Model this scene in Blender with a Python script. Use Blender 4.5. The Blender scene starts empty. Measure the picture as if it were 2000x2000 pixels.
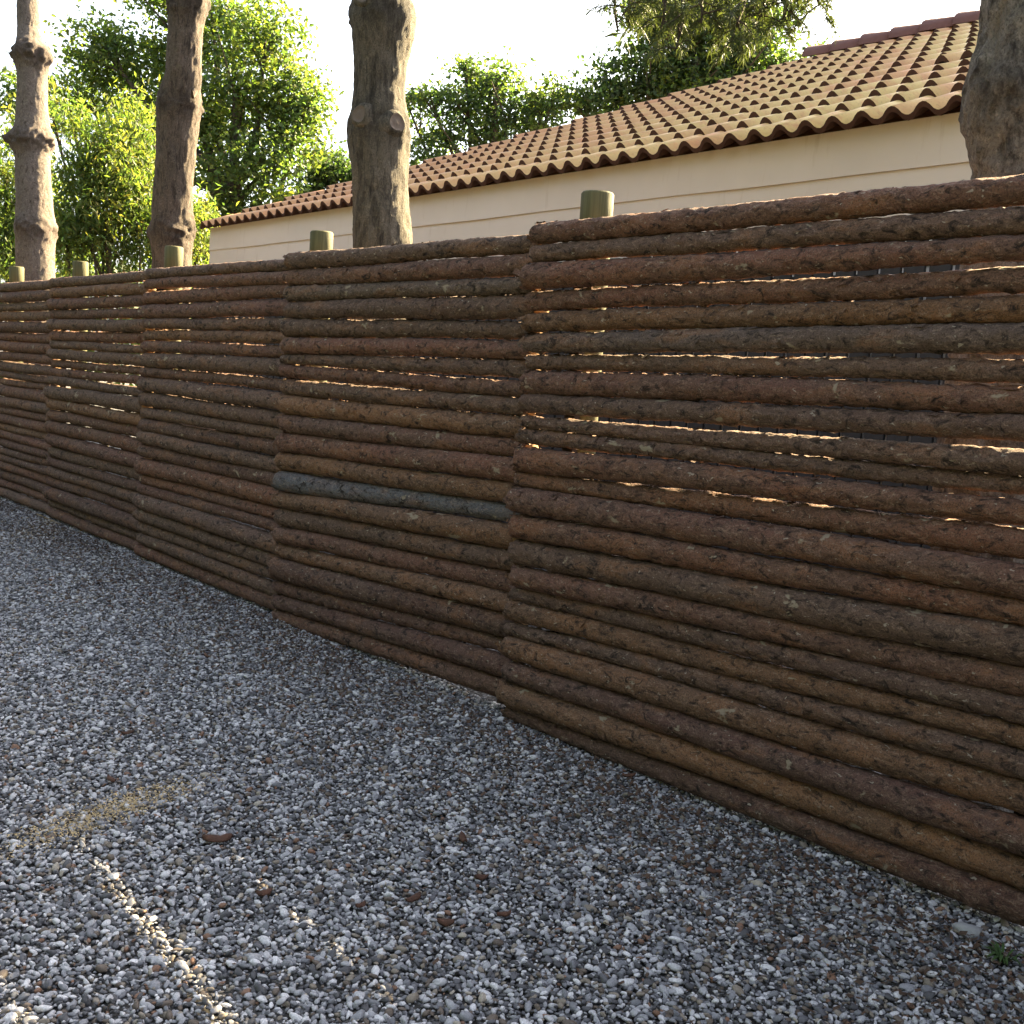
import bpy, math, random
import numpy as np
from mathutils import Vector, Matrix

random.seed(7)
RNG = np.random.default_rng(7)
R = math.radians
scene = bpy.context.scene
COL = scene.collection

# ------------------------------------------------------------------ camera
# World: X runs along the log fence, Y goes through the fence away from the camera, Z is up.
FPX = 2160.0                                   # focal length in pixels of the 2000 px photograph
YAW, PITCH, ROLL, CAMH = R(39.628), R(6.765), R(3.632), 1.389
FW = np.array([-math.cos(YAW) * math.cos(PITCH), math.sin(YAW) * math.cos(PITCH), -math.sin(PITCH)])
_r = np.cross(FW, [0, 0, 1]); _r /= np.linalg.norm(_r); _u = np.cross(_r, FW)
RT = math.cos(ROLL) * _r + math.sin(ROLL) * _u
UP = -math.sin(ROLL) * _r + math.cos(ROLL) * _u
CAMP = np.array([0, 0, CAMH])
cam_data = bpy.data.cameras.new('camera')
cam = bpy.data.objects.new('camera', cam_data)
COL.objects.link(cam)
m = Matrix.Identity(4)
for i in range(3):
    m[i][0], m[i][1], m[i][2], m[i][3] = RT[i], UP[i], -FW[i], CAMP[i]
cam.matrix_world = m
cam_data.sensor_width = 36
cam_data.lens = 36 * FPX / 2000
cam_data.clip_start = 0.05
cam_data.clip_end = 3000
scene.camera = cam

def ray(px, py):                                # direction of a photograph pixel (2000 px square)
    return FW + RT * (px - 1000) / FPX - UP * (py - 1000) / FPX
def on_y(px, py, y):
    d = ray(px, py); return CAMP + d * (y / d[1])
def on_ground(px, py, z=0.0):
    d = ray(px, py); return CAMP + d * ((z - CAMH) / d[2])
def at_depth(px, py, dep):
    return CAMP + ray(px, py) * dep

# ------------------------------------------------------------------ light
SUN_EL = R(34.0)
SUN_H = np.array([-0.045, 0.999]); SUN_H /= np.linalg.norm(SUN_H)
SUN = Vector((SUN_H[0] * math.cos(SUN_EL), SUN_H[1] * math.cos(SUN_EL), math.sin(SUN_EL)))
world = bpy.data.worlds.new('World'); scene.world = world; world.use_nodes = True
wn = world.node_tree.nodes; wl = world.node_tree.links
sky = wn.new('ShaderNodeTexSky'); sky.sky_type = 'NISHITA'; sky.sun_disc = False
sky.sun_elevation = SUN_EL
sky.sun_rotation = math.atan2(SUN_H[0], SUN_H[1]) % (2 * math.pi)
sky.air_density = 0.9; sky.dust_density = 4.0; sky.ozone_density = 0.5
bg = wn['Background']; bg.inputs['Strength'].default_value = 0.05
hs = wn.new('ShaderNodeHueSaturation'); hs.inputs['Saturation'].default_value = 0.55      # thin bright haze over the whole sky
wl.new(sky.outputs[0], hs.inputs['Color']); wl.new(hs.outputs[0], bg.inputs['Color'])
sd = bpy.data.lights.new('sun', 'SUN'); sd.energy = 5.0; sd.angle = R(0.6); sd.color = (1.0, 0.79, 0.45)
sun = bpy.data.objects.new('sun', sd); COL.objects.link(sun)
sun.rotation_euler = SUN.to_track_quat('Z', 'Y').to_euler()
sun.location = (0, 20, 20)
vs = scene.view_settings
vs.view_transform = 'Standard'; vs.look = 'None'; vs.gamma = 1.0; vs.use_curve_mapping = False
vs.exposure = 3.6
scene.render.engine = 'CYCLES'
scene.cycles.max_bounces = 8
scene.cycles.transmission_bounces = 4
scene.cycles.transparent_max_bounces = 8

# ------------------------------------------------------------------ helpers
def link(o, parent=None):
    COL.objects.link(o)
    if parent is not None: o.parent = parent
    return o
def tag(o, label, cat, group=None):
    o['label'] = label; o['category'] = cat
    if group: o['group'] = group
    return o
def thing(name, label, cat, loc=(0, 0, 0), rz=0.0, group=None):
    o = bpy.data.objects.new(name, None); COL.objects.link(o)
    o.empty_display_size = 0.2
    o.location = loc; o.rotation_euler = (0, 0, rz)
    return tag(o, label, cat, group)
def mesh(name, V, faces, mats=(), midx=None, smooth=True):
    me = bpy.data.meshes.new(name)
    V = np.asarray(V, dtype=np.float32)
    me.vertices.add(len(V)); me.vertices.foreach_set('co', V.ravel())
    if isinstance(faces, np.ndarray):
        k = faces.shape[1]; n = len(faces)
        loops = faces.astype(np.int32).ravel(); starts = np.arange(0, n * k, k, dtype=np.int32)
    else:
        loops = np.array([i for f in faces for i in f], dtype=np.int32)
        lens = np.array([len(f) for f in faces]); n = len(faces)
        starts = np.concatenate([[0], np.cumsum(lens)[:-1]]).astype(np.int32)
    me.loops.add(len(loops)); me.loops.foreach_set('vertex_index', loops)
    me.polygons.add(n); me.polygons.foreach_set('loop_start', starts)
    for mt in mats: me.materials.append(mt)
    if midx is not None: me.polygons.foreach_set('material_index', np.asarray(midx, dtype=np.int32))
    me.polygons.foreach_set('use_smooth', np.full(n, bool(smooth)))
    me.update(calc_edges=True); me.validate()
    return me
def obj(name, me, parent=None, loc=None):
    o = bpy.data.objects.new(name, me); link(o, parent)
    if loc is not None: o.location = loc
    return o
def box_vf(x0, x1, y0, y1, z0, z1, off=0):
    v = [(x0, y0, z0), (x1, y0, z0), (x1, y1, z0), (x0, y1, z0), (x0, y0, z1), (x1, y0, z1), (x1, y1, z1), (x0, y1, z1)]
    f = [(0, 3, 2, 1), (4, 5, 6, 7), (0, 1, 5, 4), (1, 2, 6, 5), (2, 3, 7, 6), (3, 0, 4, 7)]
    return v, [tuple(i + off for i in q) for q in f]
def hash3(i, j, k, seed):
    h = (i.astype(np.int64) * 374761393 + j.astype(np.int64) * 668265263 + k.astype(np.int64) * 2147483647 + seed * 1274126177) & 0xFFFFFFFF
    h = ((h ^ (h >> 13)) * 1274126177) & 0xFFFFFFFF
    h = ((h ^ (h >> 16)) * 2246822519) & 0xFFFFFFFF
    return ((h ^ (h >> 15)) & 0xFFFFFF) / float(0xFFFFFF)
def vnoise(P, seed=0):                          # value noise in -1..1
    P = np.asarray(P, dtype=np.float64); I = np.floor(P); F = P - I; F = F * F * (3 - 2 * F)
    i, j, k = I[..., 0], I[..., 1], I[..., 2]
    r = 0
    for a in (0, 1):
        for b in (0, 1):
            for c in (0, 1):
                w = (F[..., 0] if a else 1 - F[..., 0]) * (F[..., 1] if b else 1 - F[..., 1]) * (F[..., 2] if c else 1 - F[..., 2])
                r = r + w * hash3(i + a, j + b, k + c, seed)
    return r * 2 - 1
def fbm(P, seed=0, o=3):
    P = np.asarray(P, dtype=np.float64); r = 0; a = 1.0; t = 0
    for q in range(o):
        r = r + a * vnoise(P * 2 ** q, seed + q * 17); t += a; a *= 0.5
    return r / t

# ------------------------------------------------------------------ materials
class NT:
    def __init__(s, name):
        s.m = bpy.data.materials.new(name); s.m.use_nodes = True
        s.t = s.m.node_tree; s.n = s.t.nodes; s.l = s.t.links
        s.b = s.n['Principled BSDF']; s.out = s.n['Material Output']
        s.b.inputs['Roughness'].default_value = 0.9
        s.b.inputs['Specular IOR Level'].default_value = 0.25
    def node(s, ty, **kw):
        n = s.n.new('ShaderNode' + ty)
        for k, v in kw.items(): setattr(n, k, v)
        return n
    def set(s, n, key, v):
        if isinstance(v, bpy.types.NodeSocket): s.l.new(v, n.inputs[key])
        elif v is not None: n.inputs[key].default_value = v
    def coord(s, kind='Object', scale=(1, 1, 1), rnd=False):
        tc = s.node('TexCoord'); mp = s.node('Mapping')
        src = tc.outputs[kind]
        if rnd:
            oi = s.node('ObjectInfo'); mul = s.node('Math', operation='MULTIPLY'); mul.inputs[1].default_value = 61.7
            s.l.new(oi.outputs['Random'], mul.inputs[0])
            add = s.node('VectorMath', operation='ADD'); s.l.new(src, add.inputs[0]); s.l.new(mul.outputs[0], add.inputs[1]); src = add.outputs[0]
        s.l.new(src, mp.inputs['Vector']); mp.inputs['Scale'].default_value = scale
        return mp.outputs[0]
    def noise(s, vec, scale, detail=4, rough=0.6, dist=0.0):
        n = s.node('TexNoise'); s.l.new(vec, n.inputs['Vector'])
        n.inputs['Scale'].default_value = scale; n.inputs['Detail'].default_value = detail
        n.inputs['Roughness'].default_value = rough; n.inputs['Distortion'].default_value = dist
        return n.outputs['Fac']
    def ramp(s, fac, stops, interp='LINEAR'):
        n = s.node('ValToRGB'); s.l.new(fac, n.inputs[0]); cr = n.color_ramp; cr.interpolation = interp
        while len(cr.elements) < len(stops): cr.elements.new(0.5)
        for e, (p, c) in zip(cr.elements, stops):
            e.position = p
            e.color = (c, c, c, 1) if isinstance(c, (int, float)) else (*c, 1)
        return n.outputs[0]
    def mix(s, fac, a, b, mode='MIX'):
        n = s.node('Mix', data_type='RGBA', blend_type=mode)
        for k, v in ((0, fac), (6, a), (7, b)):
            if isinstance(v, bpy.types.NodeSocket): s.l.new(v, n.inputs[k])
            elif isinstance(v, (int, float)): n.inputs[k].default_value = v
            else: n.inputs[k].default_value = (*v, 1)
        return n.outputs[2]
    def math(s, op, a, b=None):
        n = s.node('Math', operation=op)
        for k, v in ((0, a), (1, b)):
            if v is None: continue
            if isinstance(v, bpy.types.NodeSocket): s.l.new(v, n.inputs[k])
            else: n.inputs[k].default_value = v
        return n.outputs[0]
    def bump(s, h, strength=0.5, dist=0.01, normal=None):
        n = s.node('Bump'); s.l.new(h, n.inputs['Height'])
        n.inputs['Strength'].default_value = strength; n.inputs['Distance'].default_value = dist
        if normal is not None: s.l.new(normal, n.inputs['Normal'])
        return n.outputs[0]
    def base(s, c): s.set(s.b, 'Base Color', c if isinstance(c, bpy.types.NodeSocket) else (*c, 1))
    def normal(s, n): s.l.new(n, s.b.inputs['Normal'])

def mat_log():
    t = NT('pine log bark')
    oi = t.node('ObjectInfo'); tint = oi.outputs['Color']
    v = t.coord('Object', (1, 1, 1), True); vl = t.coord('Object', (0.3, 1, 1), True); vm = t.coord('Object', (0.55, 1, 1), True)
    big = t.noise(vl, 6, 4, 0.6, 0.5); big2 = t.noise(vl, 11, 3, 0.6, 0.5)
    mid = t.noise(vm, 34, 6, 0.72, 0.9); plate = t.noise(vm, 70, 4, 0.7, 1.2); fine = t.noise(v, 210, 3, 0.75)
    col = t.mix(t.ramp(big, [(0.40, 0), (0.60, 1)]), tint, t.mix(0.6, tint, (0.118, 0.078, 0.058)))
    col = t.mix(t.ramp(big2, [(0.52, 0), (0.66, 0.8)]), col, t.mix(0.6, tint, (0.27, 0.130, 0.062)))
    col = t.mix(t.ramp(plate, [(0.50, 0), (0.64, 0.8)]), col, t.mix(0.5, tint, (0.36, 0.255, 0.185)))
    col = t.mix(t.ramp(mid, [(0.35, 1), (0.49, 0)]), col, (0.016, 0.011, 0.009))
    col = t.mix(t.ramp(fine, [(0.34, 0.8), (0.52, 0)]), col, (0.028, 0.020, 0.015))
    sp = t.noise(t.coord('Object', (0.6, 1, 1), True), 15, 4, 0.6, 0.4)
    col = t.mix(t.ramp(sp, [(0.655, 0), (0.69, 0.85)]), col, (0.30, 0.25, 0.18))
    fl = t.noise(vm, 75, 2, 0.5, 0.5)
    col = t.mix(t.ramp(fl, [(0.69, 0), (0.73, 0.8)]), col, (0.36, 0.31, 0.25))
    t.base(col)
    h = t.math('ADD', t.math('ADD', mid, t.math('MULTIPLY', plate, 0.7)), t.math('MULTIPLY', fine, 0.35))
    t.normal(t.bump(h, 0.9, 0.009))
    t.b.inputs['Roughness'].default_value = 0.88
    return t.m
def mat_wood_end():
    t = NT('cut log end')
    v = t.coord('Object', (1, 1, 1), True)
    t.base(t.mix(t.noise(v, 40, 4), (0.42, 0.27, 0.13), (0.22, 0.14, 0.08))); return t.m
def mat_post():
    t = NT('treated post wood')
    v = t.coord('Object', (1, 1, 0.05), True)
    g = t.noise(v, 70, 4, 0.65, 0.3)
    col = t.mix(t.ramp(g, [(0.35, 0), (0.7, 1)]), (0.066, 0.064, 0.028), (0.118, 0.112, 0.052))
    b = t.noise(t.coord('Object', (1, 1, 0.3), True), 9, 3)
    col = t.mix(t.ramp(b, [(0.5, 0), (0.75, 0.6)]), col, (0.085, 0.064, 0.034))
    t.base(col); t.normal(t.bump(g, 0.5, 0.004)); t.b.inputs['Roughness'].default_value = 0.75
    return t.m
def mat_trunk(name, c1, c2, c3, stripe=0.25, crack=0.5, scale=26):
    t = NT(name)
    v = t.coord('Object', (1, 1, stripe)); v2 = t.coord('Object', (1, 1, 0.75))
    a = t.noise(v, scale, 8, 0.74, 0.35); b = t.noise(v2, 4, 5, 0.65); f = t.noise(v2, 120, 5, 0.78); pz = t.noise(v2, 38, 5, 0.7, 0.5)
    col = t.mix(t.ramp(b, [(0.38, 0), (0.62, 1)]), c1, c2)
    col = t.mix(t.ramp(pz, [(0.52, 0), (0.66, 0.55)]), col, tuple(min(1, x * 1.7) for x in c1))
    col = t.mix(t.ramp(a, [(0.36, 1), (crack, 0)]), col, c3)
    col = t.mix(t.ramp(f, [(0.36, 0.7), (0.52, 0)]), col, c3)
    col = t.mix(t.ramp(t.noise(v2, 13, 4, 0.7), [(0.62, 0), (0.74, 0.45)]), col, (0.15, 0.15, 0.085))
    kn = t.node('Attribute'); kn.attribute_name = 'knot'; kn.attribute_type = 'GEOMETRY'
    kf = t.math('MULTIPLY', kn.outputs['Fac'], t.ramp(t.noise(v2, 30, 4, 0.7), [(0.3, 1), (0.7, 0.25)]))
    col = t.mix(kf, col, c3)
    t.base(col)
    h = t.math('ADD', t.math('MULTIPLY', a, 1.3), t.math('ADD', t.math('MULTIPLY', f, 0.35), t.math('MULTIPLY', pz, 0.6))); t.normal(t.bump(h, 1.0, 0.013))
    return t.m
def mat_scar():
    t = NT('pruned branch scar')
    v = t.coord('Object')
    c = t.mix(t.noise(v, 45, 4), (0.17, 0.132, 0.108), (0.10, 0.080, 0.066)); t.base(c)
    t.normal(t.bump(t.noise(v, 90, 4), 0.5, 0.006)); return t.m
def mat_leaf(name, trans=0.5, tcol=(1.6, 1.55, 0.5)):
    t = NT(name)
    at = t.node('Attribute'); at.attribute_name = 'leafcol'; at.attribute_type = 'GEOMETRY'
    t.base(at.outputs['Color']); t.b.inputs['Roughness'].default_value = 0.55; t.b.inputs['Specular IOR Level'].default_value = 0.35
    tr = t.node('BsdfTranslucent'); tc = t.mix(1.0, at.outputs['Color'], tcol, 'MULTIPLY'); t.l.new(tc, tr.inputs['Color'])
    mx = t.node('MixShader'); mx.inputs[0].default_value = trans
    t.l.new(t.b.outputs[0], mx.inputs[1]); t.l.new(tr.outputs[0], mx.inputs[2]); t.l.new(mx.outputs[0], t.out.inputs['Surface'])
    return t.m
def mat_tile():
    t = NT('terracotta roof tile')
    oi = t.node('ObjectInfo')
    geo = t.node('NewGeometry'); mp = t.node('Mapping'); t.l.new(geo.outputs['Position'], mp.inputs['Vector'])
    P = mp.outputs[0]
    big = t.noise(P, 0.9, 3, 0.55); fine = t.noise(P, 45, 5, 0.7)
    col = t.mix(oi.outputs['Random'], (0.64, 0.30, 0.145), (0.70, 0.36, 0.18))
    col = t.mix(t.ramp(t.noise(P, 6, 4), [(0.45, 0), (0.75, 0.5)]), col, (0.42, 0.17, 0.09))
    lich = t.math('MULTIPLY', t.ramp(big, [(0.32, 0.2), (0.50, 1)]), t.ramp(t.noise(P, 9, 5, 0.7), [(0.30, 0.2), (0.52, 1)]))
    sx = t.node('SeparateXYZ'); t.l.new(geo.outputs['Position'], sx.inputs[0])
    near = t.ramp(t.math('MULTIPLY', t.math('ADD', sx.outputs['X'], 11.0), 0.125), [(0.05, 0.25), (0.75, 1.0)])
    lich = t.math('MULTIPLY', lich, near)
    col = t.mix(t.math('MULTIPLY', lich, 0.8), col, (0.76, 0.60, 0.24))
    col = t.mix(t.ramp(fine, [(0.3, 0.4), (0.45, 0)]), col, (0.30, 0.14, 0.07))
    t.base(col); t.normal(t.bump(fine, 0.3, 0.002)); t.b.inputs['Roughness'].default_value = 0.48; t.b.inputs['Specular IOR Level'].default_value = 0.55
    return t.m
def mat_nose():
    t = NT('dark brown tile nose'); v = t.coord('Object', (1, 1, 1), True)  # darker brown for the front edges and undersides of the tiles
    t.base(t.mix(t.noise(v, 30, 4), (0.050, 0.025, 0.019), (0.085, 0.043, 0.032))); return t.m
def mat_ridge():
    t = NT('ridge tile'); v = t.coord('Object', (1, 1, 1), True)
    t.base(t.mix(t.noise(v, 14, 4), (0.13, 0.062, 0.055), (0.19, 0.095, 0.08))); return t.m
def mat_siding():
    t = NT('cream painted siding')
    v = t.coord('Object', (0.12, 1, 1), True); g = t.noise(v, 30, 4, 0.6)
    col = t.mix(t.ramp(t.noise(t.coord('Object', (1, 1, 1), True), 1.4, 3), [(0.4, 0), (0.7, 1)]), (0.63, 0.58, 0.53), (0.59, 0.54, 0.49))
    dr = t.noise(t.coord('Object', (1, 1, 0.12), True), 16, 4, 0.65)
    col = t.mix(t.ramp(dr, [(0.60, 0), (0.80, 0.35)]), col, (0.36, 0.28, 0.20))
    t.base(col); t.normal(t.bump(g, 0.12, 0.003)); t.b.inputs['Roughness'].default_value = 0.6
    return t.m
def mat_plain(name, c1, c2, scale=8, rough=0.85, bump=0.2):
    t = NT(name); v = t.coord('Object', (1, 1, 1), True); n = t.noise(v, scale, 5, 0.65)
    t.base(t.mix(t.ramp(n, [(0.35, 0), (0.65, 1)]), c1, c2)); t.normal(t.bump(n, bump, 0.01)); t.b.inputs['Roughness'].default_value = rough
    return t.m
def mat_ground():
    t = NT('gravel bed')
    v = t.coord('Object')
    vo = t.node('TexVoronoi'); t.l.new(v, vo.inputs['Vector']); vo.inputs['Scale'].default_value = 55
    c = t.ramp(vo.outputs['Color'], [(0.2, (0.05, 0.047, 0.045)), (0.5, (0.13, 0.125, 0.12)), (0.8, (0.28, 0.28, 0.285))])
    c = t.mix(t.ramp(vo.outputs['Distance'], [(0.25, 0), (0.6, 0.85)]), c, (0.02, 0.018, 0.016))
    sx = t.node('SeparateXYZ'); t.l.new(v, sx.inputs[0])
    edge = t.math('ADD', sx.outputs['Y'], t.math('MULTIPLY', t.noise(v, 1.3, 4), 1.2))
    gn = t.noise(v, 30, 5, 0.7)
    c = t.mix(t.ramp(t.math('MULTIPLY', t.math('ADD', edge, 2.4), 0.8), [(0.0, 1), (0.35, 0)]), c, t.mix(gn, (0.030, 0.040, 0.014), (0.075, 0.075, 0.030)))  # unseen ground behind the camera, darkened to cut bounce onto the fence
    t.base(c); t.normal(t.bump(t.math('SUBTRACT', 1.0, vo.outputs['Distance']), 0.7, 0.012)); return t.m
def mat_pebble():
    t = NT('gravel pebble')
    oi = t.node('ObjectInfo')
    c = t.ramp(oi.outputs['Random'], [
        (0.00, (0.069, 0.068, 0.074)), (0.11, (0.101, 0.100, 0.112)), (0.20, (0.123, 0.094, 0.073)),
        (0.27, (0.171, 0.173, 0.188)), (0.40, (0.261, 0.261, 0.280)), (0.52, (0.231, 0.194, 0.152)), (0.58, (0.364, 0.363, 0.379)),
        (0.72, (0.476, 0.469, 0.482)), (0.84, (0.625, 0.615, 0.622)), (0.935, (0.205, 0.109, 0.066)), (0.955, (0.374, 0.330, 0.267)), (0.975, (0.693, 0.682, 0.690))], 'CONSTANT')
    v = t.coord('Object', (1, 1, 1), True); n = t.noise(v, 3.5, 4, 0.6)
    c = t.mix(t.ramp(n, [(0.35, 0.35), (0.6, 0)]), c, (0.06, 0.055, 0.05))
    t.base(c); t.b.inputs['Roughness'].default_value = 0.62; t.b.inputs['Specular IOR Level'].default_value = 0.4
    return t.m
M_LOG, M_END, M_POST, M_SCAR = mat_log(), mat_wood_end(), mat_post(), mat_scar()
M_TRUNK = mat_trunk('brown pine bark', (0.128, 0.098, 0.078), (0.098, 0.078, 0.063), (0.028, 0.021, 0.017), 0.25, 0.50, 30)
M_TRUNK_GREY = mat_trunk('grey pine bark', (0.165, 0.135, 0.115), (0.130, 0.105, 0.088), (0.050, 0.037, 0.030), 0.6, 0.46, 30)
M_TRUNK_ROUGH = mat_trunk('rough flaking pine bark', (0.190, 0.176, 0.158), (0.145, 0.134, 0.120), (0.028, 0.024, 0.021), 0.55, 0.52, 15)
M_TRUNK_SCAR = mat_trunk('furrowed pine bark', (0.128, 0.108, 0.082), (0.094, 0.083, 0.064), (0.026, 0.022, 0.017), 0.20, 0.54, 22)
M_LIMB = mat_trunk('broadleaf limb bark', (0.11, 0.085, 0.06), (0.075, 0.06, 0.045), (0.025, 0.02, 0.016))
M_LEAF = mat_leaf('broadleaf foliage', 0.5, (1.8, 2.0, 0.9))
M_HEDGE = mat_leaf('hedge foliage', 0.5, (1.75, 1.8, 0.75))
M_NEEDLE = mat_leaf('pine needles', 0.3, (1.5, 1.5, 0.7))
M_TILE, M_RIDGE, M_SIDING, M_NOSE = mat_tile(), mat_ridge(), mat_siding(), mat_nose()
M_WALL = mat_plain('house wall', (0.50, 0.43, 0.33), (0.42, 0.36, 0.28))
M_DECK = mat_plain('roof underlay', (0.16, 0.07, 0.045), (0.11, 0.05, 0.035))
M_SLAT = mat_plain('grey painted slat', (0.036, 0.038, 0.043), (0.026, 0.028, 0.031), 20)
M_BATTEN = mat_plain('rough batten', (0.035, 0.024, 0.017), (0.022, 0.016, 0.012), 30)
M_GROUND, M_PEBBLE = mat_ground(), mat_pebble()
M_CHIP = mat_plain('bark chip', (0.105, 0.050, 0.032), (0.055, 0.030, 0.021), 60, 0.8, 0.4)
M_LITTER = mat_plain('brown bark litter', (0.105, 0.062, 0.040), (0.045, 0.030, 0.022), 40)
M_SPECK = mat_plain('specks', (0.54, 0.41, 0.22), (0.40, 0.30, 0.16), 60)
M_STONE = mat_plain('pale stone', (0.36, 0.36, 0.36), (0.26, 0.26, 0.265), 30)
M_WEED = mat_plain('weed leaf', (0.05, 0.09, 0.025), (0.035, 0.065, 0.02), 20)

# ------------------------------------------------------------------ ground
def build_ground():
    S = 600.0
    xs = [-S, -60, -20, -8, 0, 8, 60, S]; ys = [-S, -60, -8, 0, 3, 8, 20, 60, S]
    V = [(x, y, -0.024) for y in ys for x in xs]; n = len(xs)
    F = [(j * n + i, j * n + i + 1, (j + 1) * n + i + 1, (j + 1) * n + i) for j in range(len(ys) - 1) for i in range(n - 1)]
    o = obj('ground', mesh('ground', V, F, [M_GROUND], smooth=False)); o['kind'] = 'structure'
build_ground()

def pebble_mesh(seed):
    # a small rounded stone: subdivided octahedron pushed about by noise
    g = np.random.default_rng(seed)
    v = [(1, 0, 0), (-1, 0, 0), (0, 1, 0), (0, -1, 0), (0, 0, 1), (0, 0, -1)]
    f = [(0, 2, 4), (2, 1, 4), (1, 3, 4), (3, 0, 4), (2, 0, 5), (1, 2, 5), (3, 1, 5), (0, 3, 5)]
    for _ in range(2):
        v = [np.array(p, float) for p in v]; cache = {}; nf = []
        def mid(a, b):
            k = (min(a, b), max(a, b))
            if k not in cache:
                q = v[a] + v[b]; v.append(q / np.linalg.norm(q)); cache[k] = len(v) - 1
            return cache[k]
        for a, b, c in f:
            ab, bc, ca = mid(a, b), mid(b, c), mid(c, a)
            nf += [(a, ab, ca), (b, bc, ab), (c, ca, bc), (ab, bc, ca)]
        f = nf
    V = np.array(v)
    V *= (1 + 0.36 * vnoise(V * 1.4 + g.uniform(0, 50, 3), seed) + 0.11 * vnoise(V * 3.2 + 7, seed + 3))[:, None]
    V *= np.array([1.15, g.uniform(0.55, 0.9), g.uniform(0.38, 0.66)])
    return mesh('pebble', V, np.array(f), [M_PEBBLE])
def build_gravel():
    pc = bpy.data.collections.new('pebble_shapes')
    for k in range(9):
        pc.objects.link(bpy.data.objects.new('pebble_shape', pebble_mesh(100 + k)))
    def grid(x0, x1, y0, y1, s):
        gx = np.arange(x0, x1, s); gy = np.arange(y0, y1, s); X, Y = np.meshgrid(gx, gy)
        X = X.ravel() + RNG.uniform(-.5, .5, X.size) * s; Y = Y.ravel() + RNG.uniform(-.5, .5, Y.size) * s
        return np.stack([X, Y], 1)
    A = grid(-15.0, 1.0, -2.0, 3.0, 0.0118)
    # keep what the frame (with a margin for a step aside) can see
    d = np.stack([A[:, 0], A[:, 1], np.full(len(A), -CAMH)], 1)
    z = d @ FW; u = np.abs(d @ RT) / np.maximum(z, 1e-3)
    keep = (z > 0.8) & (u < 0.85)
    far = np.hypot(A[:, 0], A[:, 1]) > 8.5
    keep &= ~far | (RNG.random(len(A)) < 0.75)
    A = A[keep]; n = len(A)
    sc = np.clip(np.exp(RNG.normal(math.log(0.0064), 0.36, n)), 0.003, 0.016)
    zz = sc * 0.25 + RNG.uniform(0, 0.012, n) + 0.010 * (fbm(np.stack([A[:, 0] * 1.6, A[:, 1] * 1.6, A[:, 0] * 0], 1), 5) )
    zz = zz - 0.024
    rot = np.stack([RNG.normal(0, .35, n), RNG.normal(0, .35, n), RNG.uniform(0, 6.283, n)], 1)
    me = bpy.data.meshes.new('gravel'); me.vertices.add(n)
    me.vertices.foreach_set('co', np.stack([A[:, 0], A[:, 1], zz], 1).astype(np.float32).ravel())
    for nm, ty, arr in (('psc', 'FLOAT', sc), ('prot', 'FLOAT_VECTOR', rot), ('pid', 'INT', RNG.integers(0, 9, n))):
        at = me.attributes.new(nm, ty, 'POINT')
        at.data.foreach_set('vector' if ty == 'FLOAT_VECTOR' else 'value', np.asarray(arr, dtype=np.int32 if ty == 'INT' else np.float32).ravel())
    me.materials.append(M_PEBBLE)
    o = obj('gravel', me); o['kind'] = 'stuff'; o['label'] = 'grey and white rounded gravel covering the ground before the fence'; o['category'] = 'gravel'
    ng = bpy.data.node_groups.new('scatter_pebbles', 'GeometryNodeTree')
    ng.interface.new_socket('Geometry', in_out='INPUT', socket_type='NodeSocketGeometry')
    ng.interface.new_socket('Geometry', in_out='OUTPUT', socket_type='NodeSocketGeometry')
    N = ng.nodes; L = ng.links
    gi = N.new('NodeGroupInput'); go = N.new('NodeGroupOutput')
    ci = N.new('GeometryNodeCollectionInfo'); ci.inputs['Collection'].default_value = pc
    ci.inputs['Separate Children'].default_value = True; ci.inputs['Reset Children'].default_value = True
    ip = N.new('GeometryNodeInstanceOnPoints'); ip.inputs['Pick Instance'].default_value = True
    def attr(nm, ty):
        a = N.new('GeometryNodeInputNamedAttribute'); a.data_type = ty; a.inputs['Name'].default_value = nm
        return [q for q in a.outputs if q.enabled and q.name == 'Attribute'][0]
    L.new(gi.outputs[0], ip.inputs['Points']); L.new(ci.outputs[0], ip.inputs['Instance'])
    L.new(attr('psc', 'FLOAT'), ip.inputs['Scale']); L.new(attr('prot', 'FLOAT_VECTOR'), ip.inputs['Rotation'])
    L.new(attr('pid', 'INT'), ip.inputs['Instance Index'])
    L.new(ip.outputs[0], go.inputs[0])
    md = o.modifiers.new('scatter', 'NODES'); md.node_group = ng
    print('gravel points', n)
build_gravel()

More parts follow.
